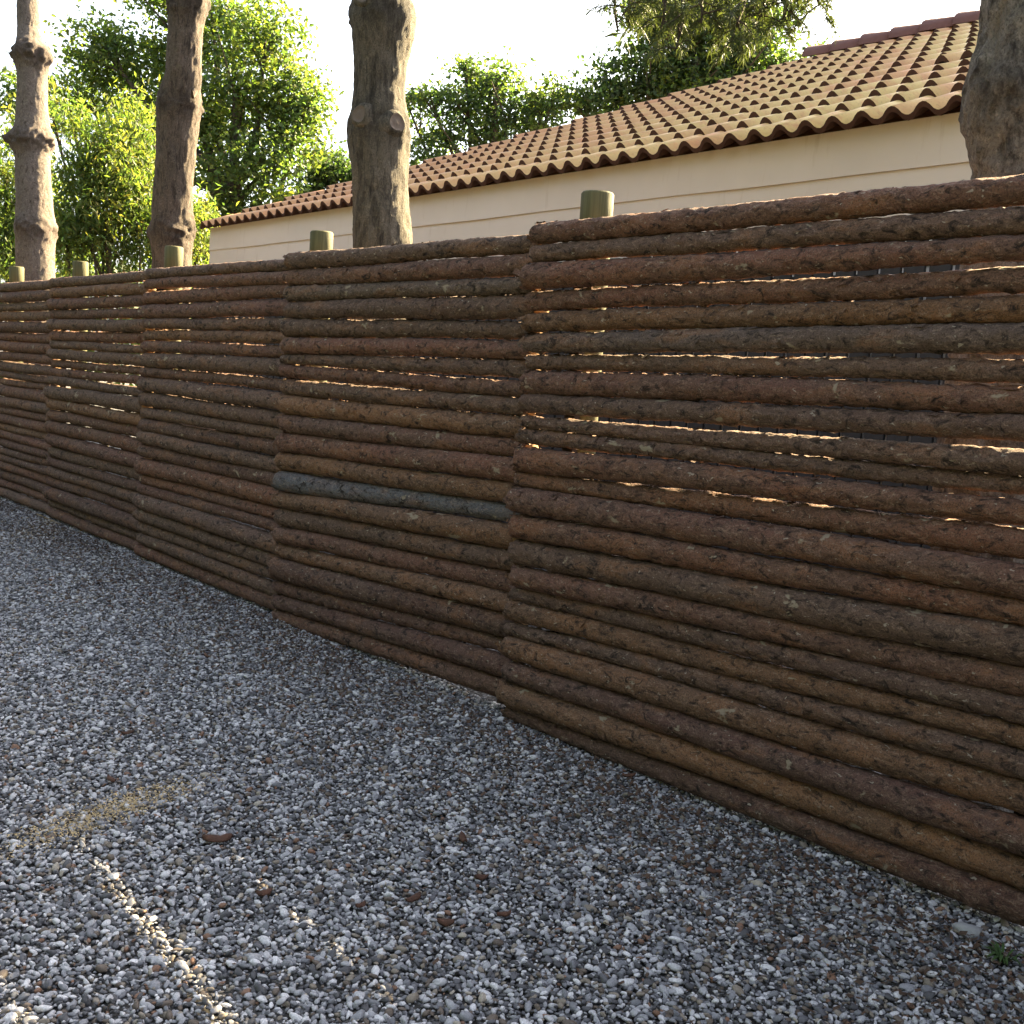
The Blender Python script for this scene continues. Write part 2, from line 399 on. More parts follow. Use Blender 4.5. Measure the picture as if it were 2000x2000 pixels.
# ------------------------------------------------------------------ house behind the fence
HX0, HX1 = -13.78, 0.6            # wall ends along the fence
WALLY, EAVEY, EAVEZ = 6.10, 5.97, 3.090
TH = R(24); CT, ST = math.cos(TH), math.sin(TH)
RIDGEY = 10.65; RIDGEX = -8.0
SLOPE = (RIDGEY - EAVEY) / CT
def build_house():
    h = thing('house', 'low cream house with orange terracotta tiled roof behind the log fence', 'house', ((HX0 + HX1) / 2, WALLY, 0))
    O = np.array([(HX0 + HX1) / 2, WALLY, 0])
    BY = 2 * RIDGEY - EAVEY
    v, f = box_vf(HX0 + .02, HX1, WALLY + .03, BY - .15, -.04, 3.06)
    wall = obj('wall', mesh('wall', np.array(v) - O, f, [M_WALL], smooth=False), h)
    # lapped siding boards
    z = 3.085; k = 0
    while z > 0.35:
        zb = z - 0.285
        x0, x1 = HX0, HX1
        V = []; seg = 40
        for i in range(seg + 1):
            x = x0 + (x1 - x0) * i / seg; wv = 0.003 * math.sin(x * 1.7 + k * 2.1) + 0.002 * math.sin(x * 4.1 + k)
            V += [(x, WALLY - 0.004, z), (x, WALLY - 0.020 + wv, zb - 0.004 + wv), (x, WALLY + 0.006, zb - 0.004 + wv), (x, WALLY + 0.012, z)]
        F = []
        for i in range(seg):
            a = 4 * i; b = a + 4
            F += [(a + 1, b + 1, b, a), (a + 2, b + 2, b + 1, a + 1), (a + 3, b + 3, b + 2, a + 2), (a, b, b + 3, a + 3)]
        F += [(0, 3, 2, 1), (4 * seg, 4 * seg + 1, 4 * seg + 2, 4 * seg + 3)]
        c = np.array([(x0 + x1) / 2, WALLY, (z + zb) / 2])
        obj('siding_board', mesh('siding_board', np.array(V) - c, F, [M_SIDING], smooth=False), wall, c - O)
        z = zb; k += 1
    # roof deck under the tiles (front slope, hip, back slope)
    ez = EAVEZ - 0.035; rz = ez + (RIDGEY - EAVEY) * math.tan(TH)
    V = [(HX0 - .02, EAVEY + .30, ez + .125), (HX1 + .3, EAVEY + .30, ez + .125), (HX1 + .3, RIDGEY, rz), (RIDGEX, RIDGEY, rz), (HX0 - .02, BY, ez), (HX1 + .3, BY, ez)]
    F = [(0, 1, 2, 3), (3, 2, 5, 4), (0, 3, 4)]
    V2 = [(x, y, z_ - .06) for x, y, z_ in V]
    F2 = [tuple(reversed([i + 6 for i in q])) for q in F]
    F3 = [(0, 6, 7, 1), (1, 7, 8, 2), (2, 8, 11, 5), (5, 11, 10, 4), (4, 10, 6, 0)]
    roof = obj('roof', mesh('roof', np.array(V + V2) - O, F + F2 + F3, [M_DECK], smooth=False), h)
    # S-shaped tiles
    PW, GA, LEN = 0.2045, 0.400, 0.45
    def prof(t): return 0.0225 * math.cos(2 * math.pi * t)
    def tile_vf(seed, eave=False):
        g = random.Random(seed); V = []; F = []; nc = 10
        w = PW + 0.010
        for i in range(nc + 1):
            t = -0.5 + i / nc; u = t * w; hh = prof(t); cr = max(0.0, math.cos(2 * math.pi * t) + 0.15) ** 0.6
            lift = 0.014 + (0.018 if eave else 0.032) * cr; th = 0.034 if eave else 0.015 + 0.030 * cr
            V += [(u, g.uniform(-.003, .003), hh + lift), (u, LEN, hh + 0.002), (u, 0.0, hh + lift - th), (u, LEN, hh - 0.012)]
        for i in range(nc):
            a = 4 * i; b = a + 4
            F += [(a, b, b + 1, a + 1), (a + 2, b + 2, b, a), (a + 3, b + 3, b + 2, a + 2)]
        return V, F
    protos = []
    for s in range(5):
        V, F = tile_vf(s, s == 4)
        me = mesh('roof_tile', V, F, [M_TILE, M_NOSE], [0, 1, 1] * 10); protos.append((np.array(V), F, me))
        n = len(me.polygons); sm = np.ones(n, dtype=bool); sm[1::3] = False; me.polygons.foreach_set('use_smooth', sm)
    tiles = []
    rows = int(SLOPE / GA) + 1
    for r in range(rows):
        v0 = r * GA
        y = EAVEY + v0 * CT; zt = EAVEZ + v0 * ST
        fr = min(1.0, (y - EAVEY) / (RIDGEY - EAVEY)); xl = HX0 - 0.05 + (RIDGEX - HX0) * fr
        off = (r % 2) * 0.0
        ncol = int((HX1 + .25 - (HX0 - 0.05)) / PW)
        for c in range(ncol):
            x = HX0 - 0.05 + PW * (c + .5) + off
            if x < xl - PW * 0.15: continue
            if v0 + LEN > SLOPE + 0.22: continue
            tiles.append((x, y, zt, r, c))
    # the ones that show largest become parts of their own
    tiles.sort(key=lambda t: math.dist(t[:3], (0, 0, CAMH)) + (30 if t[0] > -2.9 + 0 else 0) + (12 if t[0] > -3.2 - 0.24 * (t[1] - 6) * 2.0 else 0))
    rn = random.Random(3); SV = []; SF = []; off = 0
    rm = Matrix.Rotation(TH, 4, 'X')
    for i, (x, y, zt, r, c) in enumerate(tiles):
        V, F, me = protos[4 if r == 0 else rn.randrange(4)]
        lift = rn.uniform(0, 0.005) + (0.022 if (r == 5 and -4.75 < x < -4.0) else 0)
        M = Matrix.Translation((x - O[0] + rn.uniform(-.003, .003), y - O[1], zt - O[2] + lift)) @ rm @ Matrix.Rotation(rn.uniform(-.012, .012), 4, 'Z')
        if i < 300:
            o = bpy.data.objects.new('roof_tile', me); link(o, roof); o.matrix_local = M
        else:
            A = np.array(M)
            SV.append(V @ A[:3, :3].T + A[:3, 3]); SF += [tuple(q + off for q in ff) for ff in F]; off += len(V)
    if SV:
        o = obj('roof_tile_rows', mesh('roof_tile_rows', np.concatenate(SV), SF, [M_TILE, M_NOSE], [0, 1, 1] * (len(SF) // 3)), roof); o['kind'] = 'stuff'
    # ridge caps
    rz = EAVEZ + (RIDGEY - EAVEY) * math.tan(TH)
    V = []; F = []; nc = 8
    for e, (xx, rr) in enumerate([(0, .150), (.40, .122)]):
        for i in range(nc + 1):
            a = math.pi * (i / nc) * 1.1 - .05 * math.pi
            V.append((xx, -rr * math.cos(a), rr * math.sin(a) * 0.85))
        for i in range(nc + 1):
            a = math.pi * (i / nc) * 1.1 - .05 * math.pi; q = rr - .022
            V.append((xx, -q * math.cos(a), q * math.sin(a) * 0.85))
    n1 = nc + 1
    for i in range(nc):
        F += [(i, i + 1, 2 * n1 + i + 1, 2 * n1 + i), (n1 + i, 3 * n1 + i, 3 * n1 + i + 1, n1 + i + 1), (i, n1 + i, n1 + i + 1, i + 1), (2 * n1 + i, 2 * n1 + i + 1, 3 * n1 + i + 1, 3 * n1 + i)]
    rme = mesh('ridge_tile', V, F, [M_RIDGE])
    x = RIDGEX - .1
    while x < HX1:
        o = obj('ridge_tile', rme, roof, np.array([x, RIDGEY, rz + 0.035 + rn.uniform(-.004, .004)]) - O); o.rotation_euler = (rn.uniform(-.02, .02), rn.uniform(0.02, .05), rn.uniform(-.015, .015))
        x += 0.36
    return h
build_house()

# grey slatted screen standing low in front of the house wall, seen through the gaps of the fence
def build_screen():
    X0, X1 = -13.4, 0.6
    s = thing('slatted_screen', 'grey upright slat screen between log fence and house', 'screen', ((X0 + X1) / 2, 5.75, 0))
    V, F = box_vf(-.063, .063, -.012, .012, -.03, 2.32); me = mesh('slat', V, F, [M_SLAT], smooth=False)
    x = X0
    while x < X1:
        o = obj('slat', me, s, (x - (X0 + X1) / 2, 0, 0)); o.rotation_euler = (0, random.uniform(-.004, .004), 0); x += 0.152
    for z in (0.4, 1.3, 2.1):
        V, F = box_vf(X0 - .1 - (X0 + X1) / 2, X1 + .1 - (X0 + X1) / 2, 0.013, 0.053, z - .04, z + .04); obj('rail', mesh('rail', V, F, [M_SLAT], smooth=False), s)
build_screen()

# ------------------------------------------------------------------ log fence
FY = 2.925; PW_ = 2.0555; XL1 = -3.459
SPAN = {i: (XL1 - (i - 1) * PW_, XL1 - (i - 2) * PW_) for i in range(2, 8)}; SPAN[1] = (XL1, -1.12); SPAN[0] = (-1.12, 0.94)
RB = (0.168, 0.077, 0.050); GB = (0.142, 0.086, 0.062); OB = (0.196, 0.102, 0.053); DB = (0.112, 0.057, 0.042); LG = (0.136, 0.100, 0.082); BL = (0.142, 0.146, 0.160); PB = (0.150, 0.074, 0.054)
def log_mesh(L, rl, rr, seed, nx, na, flakes, zbow, ybow):
    g = np.random.default_rng(seed)
    xs = np.linspace(0, 1, nx); th = np.linspace(0, 2 * np.pi, na, endpoint=False)
    X, T = np.meshgrid(xs, th, indexing='ij')
    xx = (X - .5) * L
    rad = rl + (rr - rl) * X
    ph = g.uniform(0, 6.28, 4)
    cz = zbow * (np.sin(X * 5.2 + ph[0]) + .6 * np.sin(X * 11 + ph[1])); cy = ybow * np.sin(X * 4.6 + ph[2])
    P = np.stack([xx * 1.0, np.cos(T) * 0.045, np.sin(T) * 0.045], -1) + g.uniform(0, 40, 3)
    d = 0.0040 * fbm(P * np.array([14, 30, 30]), seed, 2) + 0.0042 * fbm(P * np.array([55, 90, 90]), seed + 5, 2)
    pl = fbm(P * np.array([26, 55, 55]) + 3, seed + 9, 2); d += 0.0035 * np.clip(np.abs(pl) * 3 - .25, -0.25, .5)
    for _ in range(g.integers(2, 5)):               # knots left by trimmed twigs
        x0 = g.uniform(-.48, .48) * L; t0 = g.uniform(0, 6.28)
        dt = np.angle(np.exp(1j * (T - t0))) * 0.045
        d += g.uniform(.004, .010) * np.exp(-((xx - x0) ** 2 + dt ** 2) / (0.016 ** 2))
    rad = rad + d
    edge = np.minimum(X, 1 - X) * L                 # ends slightly rounded and frayed
    rad = rad * (1 - 0.16 * np.exp(-edge / 0.012))
    xx = xx + np.where(X < .001, g.normal(0, .004, X.shape), 0) + np.where(X > .999, g.normal(0, .004, X.shape), 0)
    V = np.stack([xx, cy + rad * np.cos(T), cz + rad * np.sin(T)], -1).reshape(-1, 3)
    i, j = np.meshgrid(np.arange(nx - 1), np.arange(na), indexing='ij'); jn = (j + 1) % na
    F = np.stack([i * na + j, (i + 1) * na + j, (i + 1) * na + jn, i * na + jn], -1).reshape(-1, 4)
    faces = [tuple(int(q) for q in f) for f in F]; mi = [0] * len(faces)
    nv = len(V)
    c0 = nv; V = np.vstack([V, [[-L / 2, cy[0, 0], cz[0, 0]], [L / 2, cy[-1, 0], cz[-1, 0]]]])
    for j in range(na):
        faces.append((c0, j, (j + 1) % na)); faces.append((c0 + 1, (nx - 1) * na + (j + 1) % na, (nx - 1) * na + j)); mi += [1, 1]
    # loose bark flakes lifting off the log
    FV = []; off = len(V)
    for _ in range(flakes):
        x0 = g.uniform(-.5, .5); t0 = g.choice([g.uniform(0, 6.28), g.normal(math.pi / 2, .5), g.normal(math.pi * 1.2, .6)])
        if g.random() < .12: x0 = -.5 + abs(g.normal(0, .012))
        rr_ = rl + (rr - rl) * (x0 + .5)
        big = g.random() < .15; ln = (abs(g.normal(0, .012)) + .006) * (2.0 if big else 1); wd = g.uniform(.003, .011) * (1.5 if big else 1); lf = g.uniform(.001, .007); tw = g.uniform(-.9, .9)
        zc = zbow * (math.sin((x0 + .5) * 5.2 + ph[0]) + .6 * math.sin((x0 + .5) * 11 + ph[1])); yc = ybow * math.sin((x0 + .5) * 4.6 + ph[2])
        q = []
        for a, b in ((-1, -1), (1, -1), (1, 1), (-1, 1)):
            ax = a * ln; bt = b * wd; ca, sa = math.cos(tw), math.sin(tw)
            px, pt = ax * ca - bt * sa, ax * sa + bt * ca
            hh = rr_ + .0015 + (lf if a > 0 else 0.0)
            tt = t0 + pt / rr_
            q.append((x0 * L + px, yc + hh * math.cos(tt), zc + hh * math.sin(tt)))
        FV += q; faces.append((off, off + 1, off + 2, off + 3)); mi.append(0); off += 4
    if FV: V = np.vstack([V, FV])
    return mesh('log', V, faces, [M_LOG, M_END], mi)

def panel_logs_from_pixels(xl, top_l, xr, top_r, gaps):
    """edges of the logs read at two columns of the photograph -> (z,r) at the two panel ends"""
    out = []
    zl = [on_y(xl + dx, y, FY)[2] for y, dx in top_l]; Xl = [on_y(xl + dx, y, FY)[0] for y, dx in top_l]
    zr = [on_y(xr + dx, y, FY)[2] for y, dx in top_r]; Xr = [on_y(xr + dx, y, FY)[0] for y, dx in top_r]
    return zl, Xl, zr, Xr
def px_edges(y0, sc, ys): return [(y0 + y / sc, 0) for y in ys]
P1L = px_edges(430, 3.864, [22, 185, 325, 530, 695, 850, 1005, 1130, 1318, 1480, 1590, 1720]) + px_edges(920, 3.864, [28, 155, 362, 555, 755, 925, 1045, 1210, 1325, 1520, 1690, 1890, 2010])
P1R = px_edges(340, 2.576, [20, 172, 320, 465, 608, 750, 918, 1052, 1200, 1350, 1490, 1600, 1745, 1905]) + px_edges(1080, 2.576, [175, 315, 510, 660, 800, 920, 1065, 1240, 1420, 1595, 1760])
P2L = px_edges(480, 5.083, [70, 235, 405, 560, 725, 910, 1080, 1190, 1325, 1490, 1690, 1868]) + px_edges(850, 5.083, [185, 370, 575, 745, 930, 1105, 1250, 1480, 1620, 1780, 1930])
P2R = px_edges(450, 4.295, [45, 205, 390, 530, 750, 915, 1075, 1238, 1390, 1545, 1730, 1900]) + px_edges(890, 3.79, [190, 350, 490, 680, 840, 1000, 1160, 1350, 1470, 1640, 1800])
# gap (m) at each joint between logs k and k+1 (index of the upper log), at the left and right end
G1 = {0: (.000, .016), 1: (.006, .009), 2: (.009, .013), 3: (.010, .009), 4: (.003, .004), 5: (.011, .018), 6: (.004, .012), 7: (.002, .006), 8: (.017, .024), 9: (.0, .003), 10: (.014, .013), 11: (.0, .014), 12: (.002, .008), 13: (.006, .0)}
G2 = {0: (.001, .006), 1: (.003, .007), 2: (.003, .002), 3: (.001, .012), 4: (.005, .010), 5: (.006, .004), 6: (.004, .015), 7: (.010, .006), 8: (.006, .002), 9: (.004, .0)}
TINT1 = [RB, GB, RB, RB, OB, LG, GB, PB, GB, GB, GB, RB, RB, PB, RB, GB, PB, GB, OB, GB, OB, DB, OB, DB]
TINT2 = [GB, PB, LG, GB, GB, RB, GB, RB, GB, OB, PB, RB, OB, BL, OB, GB, PB, OB, DB, DB, DB, RB]

def fence_panel(idx, logs, tints, label, seed, nx, na, flakes):
    """logs: list of (z_left, r_left, z_right, r_right) top to bottom at the panel ends"""
    g = random.Random(seed)
    X0, X1 = SPAN[idx]; cx = (X0 + X1) / 2; PWI = X1 - X0
    p = thing('log_fence_panel', label, 'fence panel', (cx, FY, 0), R(1.5), 'log fence panels side by side')
    for k, (zl, rl, zr, rr) in enumerate(logs):
        x0 = -PWI / 2 + g.uniform(-.020, .018); x1 = PWI / 2 - g.uniform(.006, .022)
        L = x1 - x0
        me = log_mesh(L, rl, rr, seed * 100 + k, nx, na, flakes, 0.0024, 0.006)
        o = obj('log', me, p, ((x0 + x1) / 2, g.uniform(-.011, .011) + (0.045 - max(rl, rr)) * .5, (zl + zr) / 2))
        o.rotation_euler = (0, -math.atan2(zr - zl, L), 0)
        c = tints[k] if tints else g.choice([RB, RB, GB, GB, PB, DB, OB, GB])
        f = g.uniform(.85, 1.15); o.color = (c[0] * f, c[1] * f, c[2] * f * g.uniform(.95, 1.08), 1)
        if c is BL: o['label'] = 'blue grey weathered log'
    for bx in (-0.93, 0.93):
        V, F = box_vf(-.028, .028, 0.052, 0.082, 0.05, 1.90); b = obj('batten', mesh('batten', V, F, [M_BATTEN], smooth=False), p, (bx + g.uniform(-.03, .03), 0, 0))
    return p
def logs_from_px(xl, eL, xr, eR, G, idx):
    x0, x1 = SPAN[idx]
    ZL = []; ZR = []
    for (yl, _), (yr, _2) in zip(eL, eR):
        a = on_y(xl, yl, FY); b = on_y(xr, yr, FY); s = (b[2] - a[2]) / (b[0] - a[0])
        ZL.append(a[2] + s * (x0 - a[0])); ZR.append(a[2] + s * (x1 - a[0]))
    out = []
    for k in range(len(ZL) - 1):
        gu = G.get(k - 1, (.003, .003)); gd = G.get(k, (.003, .003))
        tl, bl = ZL[k] - gu[0] / 2, ZL[k + 1] + gd[0] / 2; tr, br = ZR[k] - gu[1] / 2, ZR[k + 1] + gd[1] / 2
        out.append(((tl + bl) / 2, (tl - bl) / 2, (tr + br) / 2, (tr - br) / 2))
    return out
def logs_random(seed, n, top):
    g = random.Random(seed); ds = [g.uniform(.7, 1.18) for _ in range(n)]; s = sum(ds); ds = [d * top / s for d in ds]
    z = top; out = []; e = []
    for d in ds:
        gp = g.choice([0, .003, .006, .009]) if z > 1.05 else g.uniform(-.001, .005); gq = g.choice([0, .004, .008, .012]) if z > 1.05 else g.uniform(-.001, .005)
        j = g.uniform(-.006, .006)
        out.append((z - d / 2 + j, d / 2 - gp / 2, z - d / 2 - j, d / 2 - gq / 2)); z -= d
    return out
L1 = logs_from_px(1092, P1L, 1874, P1R, G1, 1); L2 = logs_from_px(589, P2L, 976, P2R, G2, 2)
fence_panel(1, L1, TINT1, 'log fence panel with one thick grey log, in front of the thick rough pine trunk', 11, 250, 30, 60)
fence_panel(2, L2, TINT2, 'log fence panel with one blue grey log low down', 12, 210, 26, 45)
fence_panel(3, logs_random(31, 23, 1.985), None, 'log fence panel below the corner of the tiled house, next to the blue grey log', 13, 140, 20, 26)
fence_panel(4, logs_random(47, 23, 1.99), None, 'log fence panel below the bright yellow green hedge, second after the blue grey log', 14, 110, 16, 18)
fence_panel(5, logs_random(53, 24, 1.99), None, 'log fence panel in front of the slim pine trunk with three rings of knots', 15, 90, 14, 14)
fence_panel(6, logs_random(71, 23, 1.99), None, 'log fence panel just past the slim pine trunk with three rings of knots', 17, 50, 12, 6)
fence_panel(7, logs_random(83, 23, 1.99), None, 'last log fence panel of the row, beyond the slim pine trunk', 18, 50, 12, 6)
fence_panel(0, logs_random(61, 23, 2.02), None, 'log fence panel beyond the thick tree trunk, away from the hedge', 16, 40, 12, 0)

POSTS = [(1171, 377, 66, 'round greenish treated post behind the panel with the thick grey log'), (632, 453, 44, 'round greenish treated post above the end of the blue grey log panel'),
         (343, 482, 34, 'round treated post standing before the dark leaning pine trunk'), (160, 511, 28, 'round treated post sunlit in front of the yellow green hedge'),
         (35, 521, 27, 'round treated post beside the slim pine trunk with three rings of knots')]
def build_posts():
    for k, (px, py, w, lab) in enumerate(POSTS):
        c = on_y(px, py, 3.055); dep = float((c - CAMP) @ FW); r = 0.5 * w * dep / FPX; r = 0.5 * (r + .064)
        nz = [-.04, .5, 1.2, 1.8, c[2] - .12, c[2] - .008, c[2]]; na = 28; V = []; F = []
        g = np.random.default_rng(k)
        for z in nz:
            rr = r - (.006 if z == nz[-1] else 0)
            for j in range(na):
                a = 2 * math.pi * j / na; q = rr * (1 + .008 * math.sin(3 * a + k) + g.normal(0, .004)); V.append((q * math.cos(a), q * math.sin(a), z))
        for i in range(len(nz) - 1):
            for j in range(na): F.append((i * na + j, i * na + (j + 1) % na, (i + 1) * na + (j + 1) % na, (i + 1) * na + j))
        F.append(tuple((len(nz) - 1) * na + j for j in range(na))); F.append(tuple(reversed(range(na))))
        o = obj('fence_post', mesh('fence_post', V, F, [M_POST]), None, (c[0], 3.045, 0)); me = o.data
        sm = np.ones(len(me.polygons), dtype=bool); sm[-2:] = False; me.polygons.foreach_set('use_smooth', sm)
        tag(o, lab, 'post', 'fence posts behind the log panels')
build_posts()

# ------------------------------------------------------------------ pine trunks behind the fence
def tube(path, radii, na, seed, rough=0.0, knots=(), bark=0.012, sub=0.035):
    """path (n,3) resampled; knots: (height index z, extra radius, spread)"""
    path = np.array(path, float); radii = np.array(radii, float)
    s = np.concatenate([[0], np.cumsum(np.linalg.norm(np.diff(path, axis=0), axis=1))])
    n = max(4, int(s[-1] / sub)); q = np.linspace(0, s[-1], n)
    P = np.stack([np.interp(q, s, path[:, i]) for i in range(3)], 1); Rr = np.interp(q, s, radii)
    k = np.ones(5) / 5
    if n > 12:
        for i in range(3): P[2:-2, i] = np.convolve(P[:, i], k, 'valid')
        Rr[2:-2] = np.convolve(Rr, k, 'valid')
    T = np.gradient(P, axis=0); T /= np.linalg.norm(T, axis=1)[:, None]
    A = np.cross(T, [0.31, 0.95, 0.05]); A /= np.linalg.norm(A, axis=1)[:, None]; B = np.cross(T, A)
    th = np.linspace(0, 2 * np.pi, na, endpoint=False)
    D = A[:, None, :] * np.cos(th)[None, :, None] + B[:, None, :] * np.sin(th)[None, :, None]
    rad = np.repeat(Rr[:, None], na, 1)
    base = P[:, None, :] + D * rad[..., None]
    if bark:
        rad = rad + bark * fbm(base * np.array([13, 13, 4]), seed, 3) + bark * .7 * fbm(base * np.array([40, 40, 14]), seed + 4, 2) + bark * .8 * fbm(base * np.array([4, 4, 2.5]), seed + 8, 1) + bark * .55 * fbm(base * np.array([95, 95, 45]), seed + 12, 2)
    kd = np.zeros_like(rad)
    for (kp, amp, sp) in knots:
        d2 = ((base - np.array(kp)) ** 2).sum(-1); e = np.exp(-d2 / (sp * sp)); rad = rad + amp * e * (1 + .9 * fbm(base * 26, seed + 20, 2)); kd = np.maximum(kd, e)
    if knots: tube.knot = np.clip(kd * 1.3, 0, 1).ravel()
    V = (P[:, None, :] + D * rad[..., None]).reshape(-1, 3)
    i, j = np.meshgrid(np.arange(n - 1), np.arange(na), indexing='ij'); jn = (j + 1) % na
    F = np.stack([i * na + j, i * na + jn, (i + 1) * na + jn, (i + 1) * na + j], -1).reshape(-1, 4)
    return V, F
def pine_trunk(stations, Y, seed, knot_rows, top, lean_x):
    """stations: (px, py, width px) from the fence top upwards"""
    path = []; rad = []
    for px, py, w in stations:
        c = on_y(px, py, Y); dep = float((c - CAMP) @ FW); path.append(c); rad.append(0.5 * w * dep / FPX)
    p0 = np.array(path[0]); path.insert(0, np.array([p0[0] - 0.25 * (path[1][0] - p0[0]), Y, -0.04])); rad.insert(0, rad[0] * 1.22)
    path.insert(1, np.array([p0[0] - 0.1 * (path[2][0] - p0[0]), Y, 0.5])); rad.insert(1, rad[1] * 1.05)
    e = np.array(path[-1]); r_e = rad[-1]
    for f in (0.35, 0.7, 1.0):
        path.append(e + np.array([lean_x * f, 0.1 * f, (top - e[2]) * f])); rad.append(r_e * (1 - .6 * f))
    kn = []; g = random.Random(seed)
    for (py, px, w, n, amp) in knot_rows:
        c = on_y(px, py, Y); dep = float((c - CAMP) @ FW); rr = 0.5 * w * dep / FPX
        a0 = g.uniform(0, 6.28)
        for q in range(n):
            a = a0 + 6.283 * q / n + g.uniform(-.25, .25)
            kn.append((c + np.array([math.cos(a) * rr, math.sin(a) * rr, g.uniform(-.03, .03)]), amp * g.uniform(.7, 1.25), g.uniform(.085, .12)))
    return path, rad, kn
def needle_tuft(V, F, Cc, p, d, n, ln, g, green):
    d = d / (np.linalg.norm(d) + 1e-9)
    for _ in range(n):
        q = d * g.uniform(.2, 1.0) + g.normal(0, .55, 3); q /= np.linalg.norm(q); l = ln * g.uniform(.6, 1.1)
        s = np.cross(q, g.normal(0, 1, 3)); s = s / np.linalg.norm(s) * 0.0024
        b = p + d * g.uniform(-.04, .04); k = len(V)
        e = b + q * l + np.array([0, 0, -l * .25]); mth = b + q * l * .5
        V += [b - s, b + s, mth + s, e, mth - s]; F.append((k, k + 1, k + 2, k + 3, k + 4))
        c = green * g.uniform(.7, 1.35); Cc += [c] * 5
def color_attr(me, C):
    at = me.attributes.new('leafcol', 'FLOAT_COLOR', 'POINT'); C = np.asarray(C, dtype=np.float32)
    at.data.foreach_set('color', np.concatenate([C, np.ones((len(C), 1), np.float32)], 1).ravel())
TY = 3.62
PINES = [
    dict(label='slim pale pine trunk with three rings of knots before the hedge', mat=M_TRUNK_GREY, Y=TY, top=8.5, lean=-.1,
         st=[(69, 535, 72), (68, 443, 72), (66, 380, 67), (64, 300, 64), (64, 272, 68), (63, 200, 57), (63, 107, 52), (57, 60, 43), (55, 0, 41)],
         kn=[(448, 70, 68, 7, .030), (277, 64, 62, 7, .046), (107, 63, 52, 7, .040)]),
    dict(label='dark brown leaning pine trunk between the hedge and the large leafy tree', mat=M_TRUNK, Y=TY, top=8.5, lean=.3,
         st=[(336, 512, 74), (334, 455, 78), (340, 350, 75), (345, 262, 76), (349, 200, 80), (359, 145, 70), (364, 58, 65), (369, 0, 68)],
         kn=[(452, 334, 74, 6, .026), (203, 349, 80, 5, .026), (8, 368, 66, 4, .03)]),
    dict(label='stout pine trunk with round pruned branch scars in front of the tiled roof', mat=M_TRUNK_SCAR, Y=TY, top=8.0, lean=.1,
         st=[(748, 480, 112), (744, 390, 105), (742, 335, 108), (740, 272, 120), (741, 235, 110), (741, 180, 99), (743, 116, 104), (749, 52, 124), (748, 20, 122), (747, 0, 110)],
         kn=[(250, 740, 116, 4, .018), (30, 749, 124, 5, .022)]),
    dict(label='thick rough barked pine trunk standing before the end of the tiled roof', mat=M_TRUNK_ROUGH, Y=TY, top=8.0, lean=.1,
         st=[(2009, 350, 206), (2005, 280, 205), (1999, 215, 212), (2004, 160, 214), (2018, 110, 206), (2024, 50, 196), (2026, 0, 196)],
         kn=[(205, 2000, 200, 4, .016)]),
]
